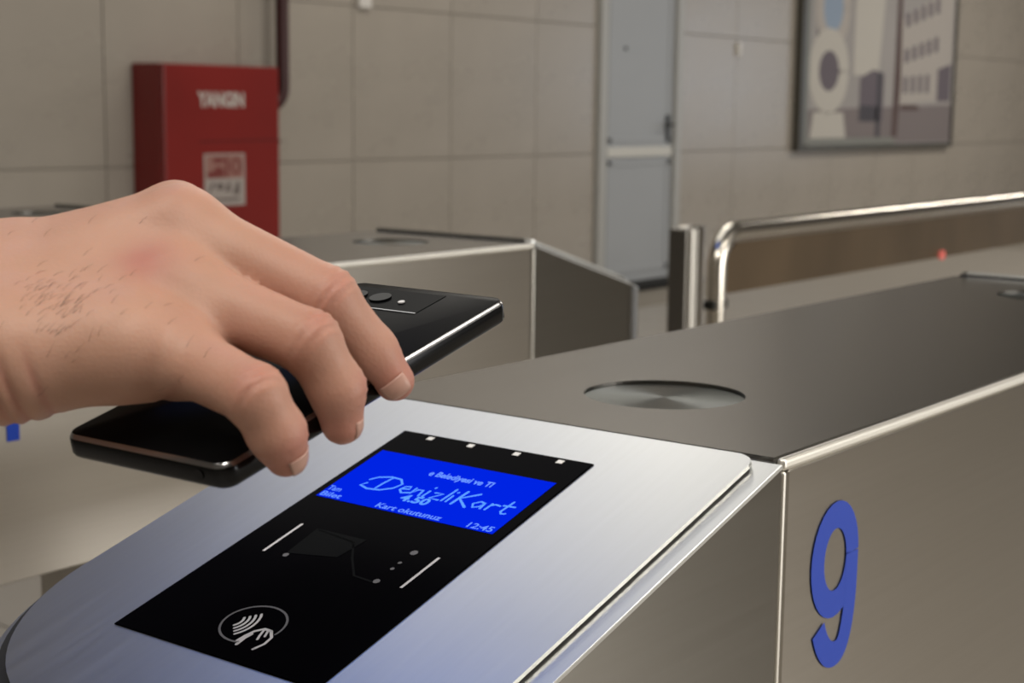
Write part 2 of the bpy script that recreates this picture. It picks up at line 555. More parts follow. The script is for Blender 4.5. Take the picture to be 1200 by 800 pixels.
flat('print_shape', [[(X(.30), Z(.62)), (X(.46), Z(.62)), (X(.50), Z(1.6)), (X(.30), Z(1.6))]], fp, 0.0011, c_w, print_)
flat('print_shape', [[(X(.345), Z(.20)), (X(.50), Z(.20)), (X(.50), Z(.64)), (X(.43), Z(.68)), (X(.345), Z(.60))]], fp, 0.0014, c_l, print_)
for q_ in [[(X(.345), Z(.20)), (X(.47), Z(.20)), (X(.47), Z(.34)), (X(.345), Z(.35))], [(X(.455), Z(.05)), (X(.485), Z(.05)), (X(.49), Z(.66)), (X(.455), Z(.66))], [(X(.08), Z(.78)), (X(.13), Z(.80)), (X(.11), Z(1.6)), (X(.06), Z(1.6))]]:
    flat('print_shape', [q_], fp, 0.0017, c_d, print_)
for q_ in ([(X(.565), Z(.05)), (X(.60), Z(.05)), (X(.615), Z(.55)), (X(.60), Z(1.6)), (X(.575), Z(1.6)), (X(.57), Z(.55))], [(X(.62), Z(.31)), (X(.75), Z(.31)), (X(.74), Z(.36)), (X(.62), Z(.36))]):
    flat('print_shape', [q_], fp, 0.0019, c_n, print_)
flat('print_shape', stroke(arc(X(.152), Z(.645), .255, .238, 0, 360, 28), 0.17, False), fp, 0.0021, c_w, print_)
flat('print_shape', [[(X(.05), Z(.02)), (X(.27), Z(.02)), (X(.245), Z(.28)), (X(.07), Z(.28))]], fp, 0.0021, c_w, print_)
flat('print_shape', stroke(arc(X(.165), Z(1.20), .23, .25, 0, 360, 28), 0.13, False), fp, 0.0020, c_bw, print_)
flat('print_shape', [arc(X(.165), Z(1.20), .17, .19, 0, 350, 24)], fp, 0.0018, c_b, print_)
flat('print_shape', [arc(X(.152), Z(.645), .175, .165, 0, 350, 24)], fp, 0.0018, c_l, print_)

for nm, xx, zz, ww, hh, lab in (('wall_sticker', 9.80, 1.585, 0.05, 0.09, 'small white sticker on the tiled wall between door and poster'),
                                ('wall_box', 5.985, 1.70, 0.09, 0.09, 'small white box on the tiled wall right of the red pipe')):
    o = box(nm, xx - ww / 2, xx + ww / 2, YW - 0.02, YW + 0.0, zz - hh / 2, zz + hh / 2, PLASTIC_W, None, 0.004)
    settle(o)
    tag(o, lab, 'sticker' if nm == 'wall_sticker' else 'wall box')

# ------------------------------------------------------------------ guard rail
YR = 1.70
gr = thing('guard_rail', (3.6, YR, 0), 'polished steel tube guard rail with bronze panel beyond the front gate', 'railing')
tube('handrail_tube', bend((2.925, YR, 0.70), (2.925, YR, 0.908), (6.2, YR, 0.908), 0.075, 10) , 0.021, STEEL_TUBE, gr, 20)
tube('lower_leg', [(2.925, YR, 0.705), (2.925, YR, 0.0)], 0.016, STEEL_TUBE, gr, 16)
tube('lower_leg', [(6.1, YR, 0.905), (6.1, YR, 0.0)], 0.021, STEEL_TUBE, gr, 16)
prism('bronze_panel', [(2.955, 0.775), (6.08, 0.775), (6.08, 0.884), (3.00, 0.884), (2.965, 0.86), (2.955, 0.84)], WALLFR(YR), -0.006, 0.006, BRONZE, gr)
box('clamp', 2.895, 2.955, YR - 0.014, YR + 0.014, 0.745, 0.765, DARK_METAL, gr, 0.003)
bm = bmesh.new()
tube_mesh(bm, [(4.123, YR - 0.005, 0.782), (4.123, YR - 0.014, 0.782)], 0.013)
from_bm('red_indicator', bm, REDLED, gr)
gp = thing('gate_post', (2.80, YR, 0), 'square steel post standing left of the guard rail', 'post')
box('post', 2.778, 2.846, YR - 0.020, YR + 0.016, 0.0, 0.93, STEEL, gp, 0.008, 3)
box('post_highlight', 2.782, 2.806, YR - 0.025, YR - 0.018, 0.02, 0.925, STEEL_EDGE, gp, 0.003)  # corner highlight built as a paler steel strip
box('shaded_side', 2.764, 2.778, YR - 0.022, YR + 0.022, 0.0, 0.925, STEEL_NOSE, gp, 0.003)  # post's shaded side, built as a strip of darker steel


# ------------------------------------------------------------------ ticket gates
XS, XE, W, ZT, ZB = 0.676, 1.572, 0.279, 1.0, 0.744
SL = 0.2989
CO = 1 / math.sqrt(1 + SL * SL)
SI = SL * CO
Y1 = 0.3515


def nose_outline(r, u0, u1, v0, v1, n=12, rtop=0.0):
    """plan outline in (u away from the seam, v across), rounded at the far end"""
    pts = []
    if rtop:
        pts += [(u0 + rtop - rtop * math.sin(a), v0 + rtop - rtop * math.cos(a)) for a in [math.pi / 2 * (1 - i / 5) for i in range(6)]]
    else:
        pts.append((u0, v0))
    pts += [(u1 - r + r * math.sin(a), v0 + r - r * math.cos(a)) for a in [math.pi / 2 * i / n for i in range(n + 1)]]
    pts += [(u1 - r + r * math.cos(a), v1 - r + r * math.sin(a)) for a in [math.pi / 2 * i / n for i in range(n + 1)]]
    if rtop:
        pts += [(u0 + rtop - rtop * math.sin(a), v1 - rtop + rtop * math.cos(a)) for a in [math.pi / 2 * i / 5 for i in range(6)]]
    else:
        pts.append((u0, v1))
    return pts


def hole_plate(name, x0, x1, y0, y1, z0, z1, holes, R, material, parent):
    bm = bmesh.new()
    edges = []

    def loop(pts):
        vs = [bm.verts.new((a, b, z1)) for a, b in pts]
        for i in range(len(vs)):
            edges.append(bm.edges.new((vs[i], vs[(i + 1) % len(vs)])))
    loop([(x0, y0), (x1, y0), (x1, y1), (x0, y1)])
    for hx, hy in holes:
        loop([(hx + R * math.cos(2 * math.pi * i / 56), hy + R * math.sin(2 * math.pi * i / 56)) for i in range(56)])
    bmesh.ops.triangle_fill(bm, use_beauty=True, edges=edges)
    r = bmesh.ops.extrude_face_region(bm, geom=list(bm.faces))
    for v in r['geom']:
        if isinstance(v, bmesh.types.BMVert):
            v.co.z = z0
    outer = [e for e in bm.edges if abs(e.verts[0].co.z - z1) < 1e-6 and abs(e.verts[1].co.z - z1) < 1e-6 and
             any(abs(e.verts[0].co[k] - q) < 1e-6 and abs(e.verts[1].co[k] - q) < 1e-6 for k, q in ((0, x0), (0, x1), (1, y0), (1, y1)))]
    bmesh.ops.bevel(bm, geom=outer, offset=0.0018, segments=2, affect='EDGES')
    return from_bm(name, bm, material, parent)


DISC_R = 0.048
GROUP = None


def make_gate(y0, label):
    g = thing('ticket_gate', ((XS + XE) / 2, y0 + W / 2, 0), label, 'ticket gate')
    yc = y0 + W / 2
    discs = [(XS + 0.112, yc), (XE - 0.112, yc)]
    core = box('inner_frame', XS - 0.01, XE + 0.01, y0 + 0.004, y0 + W - 0.004, ZB + 0.004, ZT - 0.012, DARK_METAL, g)
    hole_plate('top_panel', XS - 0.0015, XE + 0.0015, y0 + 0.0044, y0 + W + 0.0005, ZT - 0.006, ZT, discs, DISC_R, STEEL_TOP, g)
    for dx, dy in discs:
        bm = bmesh.new()
        tube_mesh(bm, [(0, 0, -0.003), (0, 0, 0)], DISC_R - 0.0004, 56)
        o = from_bm('status_disc', bm, LENS_DISC, g)
        o.location = (dx, dy, ZT - 0.0020)
    for ya in (y0 - 0.0006,):
        box('edge_trim', XS - 0.001, XE + 0.001, ya, ya + 0.005, ZT - 0.0062, ZT + 0.0002, STEEL_EDGE, g, 0.0022, 3)
    for ys, yy in ((y0, y0 + 0.004), (y0 + W - 0.004, y0 + W)):
        box('side_panel', XS + 0.0045, XE - 0.0045, ys, yy, ZB, ZT - 0.0062, STEEL, g, 0.001, 1)
        for xx in (XS, XE):
            box('corner_trim', xx - 0.0018, xx + 0.0018, ys - 0.0008 if ys == y0 else ys, yy if ys == y0 else yy + 0.0008, ZB, ZT - 0.0062, STEEL_EDGE, g, 0.0014, 3)
    box('bottom_panel', XS, XE, y0 + 0.002, y0 + W - 0.002, ZB, ZB + 0.004, STEEL, g)
    for sgn, xs in ((-1, XS), (1, XE)):
        # nose: walls under a sloping rim
        bm = bmesh.new()
        out = nose_outline(0.094, 0.003, 0.308, 0.0, W)
        zr = lambda u: ZT - 0.0012 - SL * u
        lo = [bm.verts.new((xs + sgn * u, y0 + v, ZB)) for u, v in out]
        hi = [bm.verts.new((xs + sgn * u, y0 + v, zr(u) - 0.0022)) for u, v in out]
        bm.faces.new(lo)
        bm.faces.new(hi)
        for i in range(len(out)):
            k = (i + 1) % len(out)
            bm.faces.new((lo[i], lo[k], hi[k], hi[i]))
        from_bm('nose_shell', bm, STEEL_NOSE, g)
        fr = (Vector((xs, y0, ZT - 0.0012)), Vector((sgn * CO, 0, -SI)), Vector((0, 1, 0)), Vector((sgn * SI, 0, CO)))
        rim = nose_outline(0.096, 0.003, 0.320, -0.0004, W + 0.0004, 14)
        prism('slope_rim', rim, fr, -0.0022, 0.0, STEEL_PLATE, g, 0.0005)
        gap = nose_outline(0.093, 0.006, 0.3115, 0.0135, W - 0.0004, 18, 0.008)
        prism('plate_gap_shade', gap, fr, 0.0, 0.0015 if sgn < 0 else 0.0046, GAP_SHADE, g)  # black layer put in for the shaded gap under the plate
        pl = nose_outline(0.092, 0.0045, 0.306, 0.0115, W - 0.002, 18, 0.010)
        prism('reader_plate', pl, fr, 0.0014 if sgn < 0 else 0.0045, 0.0034 if sgn < 0 else 0.0075, STEEL_PLATE, g, 0.0004)
    for lx in (0.98, 1.22):
        box('pedestal', lx, lx + 0.06, y0 + 0.07, y0 + W - 0.07, 0.0, ZB, STEEL, g, 0.004)
    box('base_plate', 0.94, 1.32, y0 + 0.04, y0 + W - 0.04, 0.0, 0.012, STEEL, g, 0.002)
    return g


g1 = make_gate(Y1, 'front steel ticket gate numbered 9 with a lit card reader under the phone')


def copy_tree(o, parent=None):
    c = o.copy()
    COL.objects.link(c)
    if parent:
        c.parent = parent
        c.matrix_parent_inverse = o.matrix_parent_inverse.copy()
    for ch in list(o.children):
        copy_tree(ch, c)
    return c


g2 = copy_tree(g1)
g2.location.y += 0.8246
g2['label'] = 'second steel ticket gate, behind the phone and hand, bright side panel'
g3 = copy_tree(g1)
g3.location.y += 1.885 - Y1
g3['label'] = 'farthest steel ticket gate, its top edge just showing above the wrist'
for g in (g1, g2, g3):
    g['group'] = 'steel ticket gates in a row'

# painted numbers on the gates' sides
fs = (Vector((0, Y1, 0)), Vector((1, 0, 0)), Vector((0, 0, 1)), Vector((0, -1, 0)))
nine = stroke(arc(0.7355, 0.9365, 0.0200, 0.0240, 0, 360, 32), [0.0145] * 33, False)
tail = [(0.7555, 0.9365), (0.7555, 0.9225), (0.7550, 0.9125), (0.7535, 0.9025), (0.7505, 0.8925), (0.7460, 0.8860), (0.7400, 0.8840), (0.7330, 0.8852), (0.7275, 0.8890), (0.7225, 0.8950), (0.7192, 0.9020)]
for _ in range(2):      # round the pen path off
    tail = [tail[0]] + [((a[0] * q + b[0] * (1 - q)), (a[1] * q + b[1] * (1 - q))) for a, b in zip(tail, tail[1:]) for q in (0.75, 0.25)] + [tail[-1]]
nine_tail = stroke(tail, 0.0140, False)
nb = flat('number', nine, fs, 0.0006, BLUE_VINYL, g1)
nb['label'] = 'blue number 9'
flat('number_tail', nine_tail, fs, 0.00065, BLUE_VINYL, nb)
fs2 = (Vector((0, Y1 + 0.8246, 0)),) + fs[1:]
flat('number', [[(0.8035, 0.872), (0.8165, 0.872), (0.8165, 0.968), (0.8055, 0.968), (0.788, 0.955), (0.790, 0.944), (0.8035, 0.951)]], fs2, 0.0006, BLUE_VINYL, g2)['label'] = 'blue number'

# card reader on the front gate: text runs along -y, up-slope is +
frs = (Vector((XS, Y1, ZT - 0.0012)) + Vector((-SI, 0, CO)) * 0.0034, Vector((0, -1, 0)), Vector((CO, 0, SI)), Vector((-SI, 0, CO)))
S = lambda s, v: (-(v + 0.0038), -(s - 0.0036))      # (along the slope, across) -> reader frame
rd = prism('card_reader', [S(.0424, .0825), S(.0424, .2085), S(.249, .2105), S(.249, .0815)], frs, 0.0, 0.0008, GLASS, g1, 0.0003)
rd['label'] = 'black glass card reader'
H = 0.0010
scr = flat('display_screen', [[S(.0665, .2040), S(.1195, .2040), S(.1195, .0885), S(.0665, .0885)]], frs, H, SCREEN, rd)
HT = H + 0.0002
text('display_text', 'e Belediyesi ve Tl', frs, S(.0797, .139), 0.0068, SCR_TXT2, rd, HT, 0.0, 0.0002, 0.041)
text('display_text', 'Tam', frs, S(.1105, .1985), 0.0062, SCR_TXT2, rd, HT, 0, 0.0001, 0.009)
text('display_text', 'Bilet', frs, S(.1165, .1960), 0.0062, SCR_TXT2, rd, HT, 0, 0.0001, 0.014)
text('display_text', 'Kart okutunuz', frs, S(.1165, .1435), 0.0062, SCR_TXT2, rd, HT, 0, 0.0001, 0.042)
text('display_text', '12:45', frs, S(.1165, .0985), 0.0064, SCR_TXT2, rd, HT, 0, 0.0001, 0.015)
# the big script line, written as pen strokes
sw = 0.0013
o_s, o_v = 0.1025, 0.1900


def pen(pts, wd=sw):
    return stroke([S(o_s - y, o_v - x) for x, y in pts], wd)


scr_strokes = []
scr_strokes += pen([(.004, .003), (.002, .000), (.008, -.002), (.016, -.001), (.022, .003), (.024, .008), (.020, .012), (.013, .0125), (.006, .010), (.003, .0065)])      # D with its swash
scr_strokes += pen([(.0145, .0118), (.013, .005), (.0125, .0)])
xx = .0265
scr_strokes += pen([(xx, .004), (xx + .005, .005), (xx + .004, .0075), (xx + .001, .0065), (xx, .003), (xx + .003, .0005), (xx + .007, .002)])                           # e
scr_strokes += pen([(xx + .008, .007), (xx + .008, .001), (xx + .010, .006), (xx + .013, .0065), (xx + .014, .001)])                                                       # n
scr_strokes += pen([(xx + .017, .007), (xx + .0165, .001), (xx + .018, .0005)]) + pen([(xx + .0178, .0105), (xx + .018, .0110)])                                             # i
scr_strokes += pen([(xx + .021, .0065), (xx + .026, .007), (xx + .021, .001), (xx + .027, .0008)])                                                                         # z
scr_strokes += pen([(xx + .030, .013), (xx + .029, .001)]) + pen([(xx + .032, .007), (xx + .032, .001)]) + pen([(xx + .0325, .0105), (xx + .0328, .0108)])                  # l i
scr_strokes += pen([(xx + .037, .013), (xx + .036, .000)], .0016) + pen([(xx + .045, .013), (xx + .037, .006), (xx + .045, -.0005)], .0016)                                  # K
scr_strokes += pen([(xx + .053, .006), (xx + .050, .007), (xx + .047, .004), (xx + .049, .0008), (xx + .052, .0025), (xx + .053, .0065), (xx + .0535, .001)])              # a
scr_strokes += pen([(xx + .057, .007), (xx + .0565, .001)]) + pen([(xx + .0568, .005), (xx + .059, .007), (xx + .062, .0065)])                                              # r
scr_strokes += pen([(xx + .0665, .012), (xx + .0655, .002), (xx + .0670, .0003), (xx + .069, .001)]) + pen([(xx + .0635, .0075), (xx + .0700, .008)])                       # t
flat('display_text', scr_strokes, frs, HT, SCR_TXT, rd)
text('display_text', '4.50', frs, S(.1058, .1480), 0.0085, SCR_TXT, rd, HT, 0, 0.0003, 0.018)
for v in (.1865, .1586, .128, .1002):
    flat('indicator_light', [[S(.0448, v + .0021), S(.0482, v + .0021), S(.0482, v - .0019), S(.0448, v - .0019)]], frs, H, LED, rd)
for s0, s1, v in ((.1452, .1729, .189), (.1462, .174, .0993)):
    flat('guide_line', stroke([S(s0, v), S(s1, v)], 0.0016, False), frs, H, PRINT_W, rd)
# faint printed card picture between the guide lines, with its dots
flat('card_print', stroke([S(.147, .176), S(.150, .150), S(.162, .140), S(.174, .128), S(.175, .116)], 0.0012) + [[S(.146, .178), S(.146, .145), S(.164, .148), S(.170, .176)]], frs, H, CARDSLOT, rd)
for s_, v_, r_ in ((.147, .1141, .0020), (.1568, .1146, .0010), (.1623, .1145, .0011), (.1738, .1143, .0018), (.1716, .1749, .0016)):
    c0 = S(s_, v_)
    flat('printed_dot', [arc(c0[0], c0[1], r_, r_, 0, 330, 11)], frs, H, PRINT_G, rd)
# contactless symbol: oval, four waves, hand holding a card
ic = S(.2236, .1443)
flat('contactless_ring', stroke(arc(ic[0], ic[1], 0.0165, 0.0140, -10, 285, 40), 0.0011), frs, H, PRINT_G, rd)
P2 = lambda x, y: (ic[0] + x, ic[1] + y)
wv = []
for k in range(4):
    wv += stroke(arc(ic[0] - 0.0115, ic[1] - 0.001, 0.0046 + 0.0026 * k, 0.0048 + 0.0026 * k, -42, 42, 8), 0.0013)
wv += stroke([P2(.0028, -.0128), P2(.0035, -.0085), P2(.0050, -.0042), P2(.0082, -.0010), P2(.0125, -.0012)], 0.0016)
wv += stroke([P2(.0125, -.0012), P2(.0165, -.0050), P2(.0170, -.0100), P2(.0150, -.0150)], 0.0015)
wv += stroke([P2(.0085, -.0015), P2(.0100, -.0060), P2(.0112, -.0085)], 0.0013)
wv += stroke([P2(.0110, -.0018), P2(.0128, -.0055)], 0.0012)
wv += stroke([P2(.0048, -.0150), P2(.0046, -.0100), P2(.0054, -.0065)], 0.0018)
flat('contactless_waves', wv, frs, H, PRINT_W, rd)

# ------------------------------------------------------------------ phone
PC = Vector((0.3979, 0.4021, 1.0768))
PX = Vector((0.0659946, -0.9976790, -0.0167755))
PY = Vector((0.9690809, 0.0600789, 0.2393172))
PZ = Vector((-0.2377539, -0.0320503, 0.9707965))
fph = (PC, PX, PY, PZ)
PW, PL, PT = 0.0750, 0.1600, 0.0090


def rrect(w_, l_, r, n=6):
    pts = []
    for sx, sy, a0 in ((1, -1, -90), (1, 1, 0), (-1, 1, 90), (-1, -1, 180)):
        for i in range(n + 1):
            a = math.radians(a0 + 90 * i / n)
            pts.append((sx * (w_ / 2 - r) + r * math.cos(a), sy * (l_ / 2 - r) + r * math.sin(a)))
    return pts


phone = thing('smartphone', tuple(PC), 'black smartphone held face down over the card reader by the hand', 'phone')


def sweep_ring(name, profile, material, parent, r0):
    """stack of rounded rectangles: profile = [(inset, height)]"""
    bm = bmesh.new()
    rings = []
    for ins, h in profile:
        rings.append([bm.verts.new(PC + PX * a + PY * b + PZ * h) for a, b in rrect(PW - 2 * ins, PL - 2 * ins, max(0.0008, r0 - ins))])
    n = len(rings[0])
    for i in range(len(rings) - 1):
        for k in range(n):
            bm.faces.new((rings[i][k], rings[i][(k + 1) % n], rings[i + 1][(k + 1) % n], rings[i + 1][k]))
    bm.faces.new(rings[0])
    bm.faces.new(rings[-1])
    o = from_bm(name, bm, material, parent, True)
    o.data.set_sharp_from_angle(angle=math.radians(35))
    return o


sweep_ring('phone_frame', [(0.0016, -PT), (0.0006, -PT + 0.0008), (0, -PT + 0.002), (0, -0.0022), (0.0002, -0.0016)], PHONE_SIDE, phone, 0.006)
sweep_ring('chamfer', [(0.0002, -0.0016), (0.0006, -0.0008), (0.0012, -0.0002)], PHONE_CHROME, phone, 0.006)
sweep_ring('back_glass', [(0.0012, -0.0010), (0.0012, -0.0002), (0.0018, 0.0)], PHONE_BLACK, phone, 0.006)
sweep_ring('front_glass', [(0.0022, -PT - 0.0003), (0.0018, -PT + 0.0001)], PHONE_BLACK, phone, 0.006)
cb = prism('camera_bar', [(-0.033, 0.054), (0.012, 0.054), (0.012, 0.074), (-0.033, 0.074)], fph, 0.0, 0.0002, PHONE_BLACK, phone)
flat('bar_edge', stroke([(-0.033, 0.0535), (0.012, 0.0535)], 0.0007, False), fph, 0.0003, PHONE_CHROME, cb)
for xx in (-0.025, -0.013):
    bm = bmesh.new()
    c0 = PC + PX * xx + PY * 0.064
    tube_mesh(bm, [c0 + PZ * 0.0004, c0 + PZ * 0.0009], 0.0045, 20)
    from_bm('camera_lens', bm, LENS, cb)
bm = bmesh.new()
c0 = PC + PX * -0.001 + PY * 0.062
tube_mesh(bm, [c0 + PZ * 0.0004, c0 + PZ * 0.0008], 0.0014, 12)
from_bm('flash', bm, LENS_DOT, cb)
bm = bmesh.new()
c0 = PC + PX * 0.026 + PY * -PL / 2 + PZ * -0.0045
tube_mesh(bm, [c0 + PY * 0.001, c0 - PY * 0.0004], 0.0018, 12)
from_bm('pen_button', bm, PHONE_SIDE, phone)

# ------------------------------------------------------------------ hand (one continuous surface)
J = {
    'wr': (0.3204, 0.4638, 1.1059), 'wu': (0.2990, 0.4341, 1.0875), 'hyp': (0.3224, 0.4042, 1.0898),
    'iM': (0.3708, 0.4371, 1.1292), 'iP': (0.3950, 0.4030, 1.1040), 'iD': (0.4060, 0.3930, 1.0925), 'iT': (0.4110, 0.3890, 1.0870),
    'mM': (0.3615, 0.4231, 1.1244), 'mP': (0.3831, 0.3748, 1.1027), 'mD': (0.3971, 0.3669, 1.0837), 'mT': (0.4024, 0.3609, 1.0735),
    'rM': (0.3492, 0.4115, 1.1061), 'rP': (0.3618, 0.3617, 1.0917), 'rD': (0.3693, 0.3564, 1.0758), 'rT': (0.3719, 0.3566, 1.0636),
    'pM': (0.3360, 0.3974, 1.0870), 'pP': (0.3293, 0.3529, 1.0797), 'pD': (0.3357, 0.3497, 1.0669), 'pT': (0.3394, 0.3498, 1.0592),
    'fr': (0.2598, 0.5262, 1.1068), 'fu': (0.2397, 0.4888, 1.0843),
    't0': (0.3289, 0.4534, 1.0925), 't1': (0.3606, 0.4596, 1.0881), 't2': (0.3875, 0.4564, 1.0843), 't3': (0.4081, 0.4504, 1.0778),
}
J = {k: np.array(v) for k, v in J.items()}
J['iM'] = J['iM'] - np.array([-0.45, -0.55, 0.70]) * 0.0040
J['fr2'] = J['wr'] + (J['fr'] - J['wr']) * 3.0
J['fu2'] = J['wu'] + (J['fu'] - J['wu']) * 3.0


def capsule(P, a, b, ra, rb):
    ab = b - a
    t = np.clip(((P - a) @ ab) / (ab @ ab), 0, 1)
    t = t.astype(np.float32)
    d = P - a - t[..., None] * ab.astype(np.float32)
    return np.sqrt((d * d).sum(-1)) - (ra + (rb - ra) * t)


def smin(a, b, k):
    h = np.clip(0.5 + 0.5 * (b - a) / k, 0, 1)
    return b + (a - b) * h - k * h * (1 - h)


def arr(v):
    return np.asarray(v, np.float32)


for k_, a_, b_ in (('wm', 'wr', 'wu'), ('mrM', 'mM', 'rM'), ('rpM', 'rM', 'pM'), ('imM', 'iM', 'mM')):
    J[k_] = (J[a_] + J[b_]) / 2
DORS = np.array([-0.45, -0.55, 0.70])
DORS /= np.linalg.norm(DORS)
PALM = [('wr', 'iM', .0160, .0108), ('wr', 'mM', .0165, .0125), ('wu', 'rM', .0175, .0125), ('wm', 'mrM', .0185, .0110), ('wm', 'rpM', .0185, .0105), ('wm', 'imM', .0175, .0105), ('wu', 'pM', .0172, .0108),
        ('wu', 'hyp', .0172, .0140), ('hyp', 'pM', .0140, .0112), ('wr', 'wu', .0165, .0172), ('wr', 't0', .0165, .0150),
        ('wr', 'fr', .0163, .0195), ('wu', 'fu', .0172, .0205), ('fr', 'fu', .0195, .0205),
        ('fr', 'fr2', .0195, .033), ('fu', 'fu2', .0205, .033), ('fr2', 'fu2', .033, .033)]
FING = {
    'i': [('iM', 'iP', .0102, .0086), ('iP', 'iD', .0082, .0074), ('iD', 'iT', .0074, .0064)],
    'm': [('mM', 'mP', .0132, .0112), ('mP', 'mD', .0105, .0093), ('mD', 'mT', .0090, .0072)],
    'r': [('rM', 'rP', .0129, .0104), ('rP', 'rD', .0100, .0092), ('rD', 'rT', .0092, .0071)],
    'p': [('pM', 'pP', .0118, .0096), ('pP', 'pD', .0094, .0089), ('pD', 'pT', .0089, .0068)],
    't': [('t0', 't1', .0145, .0115), ('t1', 't2', .0110, .0096), ('t2', 't3', .0098, .0080)],
}
BUMP = []
for k_ in 'imrp':
    BUMP.append((J[k_ + 'M'] + DORS * 0.0028, 0.0088))


def phone_sdf(P):
    d = P - arr(PC)
    x, y, z = d @ arr(PX), d @ arr(PY), d @ arr(PZ)
    q = np.stack([np.abs(x) - (PW / 2 - 0.002), np.abs(y) - (PL / 2 - 0.002), np.abs(z + PT / 2) - (PT / 2 - 0.0015)], -1)
    return np.sqrt((np.maximum(q, 0) ** 2).sum(-1)) + np.minimum(q.max(-1), 0) - 0.0022


def hand_sdf(P):
    P = arr(P)
    palm = None
    for a, b, ra, rb in PALM:
        d = capsule(P, arr(J[a]), arr(J[b]), ra, rb)
        palm = d if palm is None else smin(palm, d, 0.010)
    for c, r in BUMP:
        palm = smin(palm, np.sqrt(((P - arr(c)) ** 2).sum(-1)) - r, 0.008)
    # tendons fanning to the knuckles
    for k_, s_ in (('i', 'wr'), ('m', 'wr'), ('r', 'wu')):
        a = J[s_] * 0.35 + J[k_ + 'M'] * 0.65 + DORS * 0.0075
        palm = smin(palm, capsule(P, arr(a), arr(J[k_ + 'M'] + DORS * 0.0065), 0.0040, 0.0050), 0.007)
    tot = palm
    for k_, segs in FING.items():
        f_ = None
        for a, b, ra, rb in segs:
            d = capsule(P, arr(J[a]), arr(J[b]), ra, rb)
            f_ = d if f_ is None else smin(f_, d, 0.0035)
        f_ = smin(palm, f_, 0.0095)
        tot = smin(tot, f_, 0.0012)
    return np.maximum(tot, -phone_sdf(P))


def surface_nets(lo, hi, h):
    n = [int(math.ceil((hi[i] - lo[i]) / h)) + 1 for i in range(3)]
    ax = [lo[i] + h * np.arange(n[i]) for i in range(3)]
    V = np.empty(n, np.float32)
    yy, zz = np.meshgrid(ax[1], ax[2], indexing='ij')
    STEP = 24
    for s in range(0, n[0], STEP):
        xs = ax[0][s:s + STEP]
        P = np.empty((len(xs), n[1], n[2], 3), np.float32)
        P[..., 0] = xs[:, None, None]
        P[..., 1] = yy
        P[..., 2] = zz
        V[s:s + STEP] = hand_sdf(P)
    c = [V[i:n[0] - 1 + i, j:n[1] - 1 + j, k:n[2] - 1 + k] for i in (0, 1) for j in (0, 1) for k in (0, 1)]
    neg = sum((q < 0).astype(np.int8) for q in c)
    act = (neg > 0) & (neg < 8)
    idx = -np.ones(act.shape, np.int64)
    cells = np.argwhere(act)
    idx[act] = np.arange(len(cells))
    pos = np.array(lo) + (cells + 0.5) * h
    faces = []
    for axis in range(3):
        a, b = [(1, 2), (2, 0), (0, 1)][axis]
        sl0 = [slice(None)] * 3
        sl1 = [slice(None)] * 3
        sl0[axis] = slice(0, -1)
        sl1[axis] = slice(1, None)
        s0, s1 = V[tuple(sl0)] < 0, V[tuple(sl1)] < 0
        ed = np.argwhere(s0 != s1)
        ok = (ed[:, a] > 0) & (ed[:, b] > 0) & (ed[:, a] < n[a] - 1) & (ed[:, b] < n[b] - 1)
        ed = ed[ok]
        fl = s0[tuple(ed.T)]
        def cell(da, db):
            q = ed.copy()
            q[:, a] -= da
            q[:, b] -= db
            return idx[tuple(q.T)]
        quad = np.stack([cell(0, 0), cell(1, 0), cell(1, 1), cell(0, 1)], 1)
        quad[~fl] = quad[~fl][:, ::-1]
        faces.append(quad)
    return pos, np.concatenate(faces)


def grad(P, e=4e-4):
    g = np.stack([hand_sdf(P + np.eye(3)[i] * e) - hand_sdf(P - np.eye(3)[i] * e) for i in range(3)], -1)
    return g / (np.linalg.norm(g, axis=-1, keepdims=True) + 1e-9)


allj = np.array(list(J.values()))
lo, hi = allj.min(0) - 0.040, allj.max(0) + 0.020
pos, quads = surface_nets(lo, hi, 0.0015)
for _ in range(3):
    g_ = grad(pos)
    pos = pos - g_ * np.clip(hand_sdf(pos), -0.0012, 0.0012)[:, None]
# two rounds of light smoothing
for _ in range(2):
    acc = np.zeros_like(pos)
    cnt = np.zeros(len(pos))
    for k in range(4):
        a, b = quads[:, k], quads[:, (k + 1) % 4]
        np.add.at(acc, a, pos[b])
        np.add.at(acc, b, pos[a])
        np.add.at(cnt, a, 1)
        np.add.at(cnt, b, 1)
    pos = pos * 0.5 + 0.5 * acc / np.maximum(cnt, 1)[:, None]
nrm = grad(pos)
# relief: wrinkles across the finger joints, creases at the wrist, veins
disp = np.zeros(len(pos))
red = np.zeros(len(pos))
for k_ in 'imrp':
    for jn, prev, nxt, amp in ((k_ + 'P', k_ + 'M', k_ + 'D', 0.0008), (k_ + 'D', k_ + 'P', k_ + 'T', 0.0004)):
        c = J[jn]
        t = (J[nxt] - J[prev]) / np.linalg.norm(J[nxt] - J[prev])
        out = c - (J[prev] + J[nxt]) / 2
        out /= np.linalg.norm(out) + 1e-9
        rel = pos - c
        ta = rel @ t
        side = np.clip((nrm @ out), 0, 1)
        near = np.exp(-(ta / 0.0058) ** 2) * (np.linalg.norm(rel, axis=1) < 0.016)
        bow = ta + 1.2e-3 * np.sin((rel @ np.cross(t, out)) * 260)
        disp += amp * near * side * np.cos(bow * 2 * math.pi / 0.0034)
        red += 0.75 * near * side * np.exp(-((rel @ np.cross(t, out)) / 0.006) ** 2)
    d = np.linalg.norm(pos - (J[k_ + 'M'] + DORS * 0.006), axis=1)
    red += 0.35 * np.exp(-(d / 0.011) ** 2)
    d = np.linalg.norm(pos - J[k_ + 'T'], axis=1)
    red += 0.8 * np.exp(-(d / 0.010) ** 2)
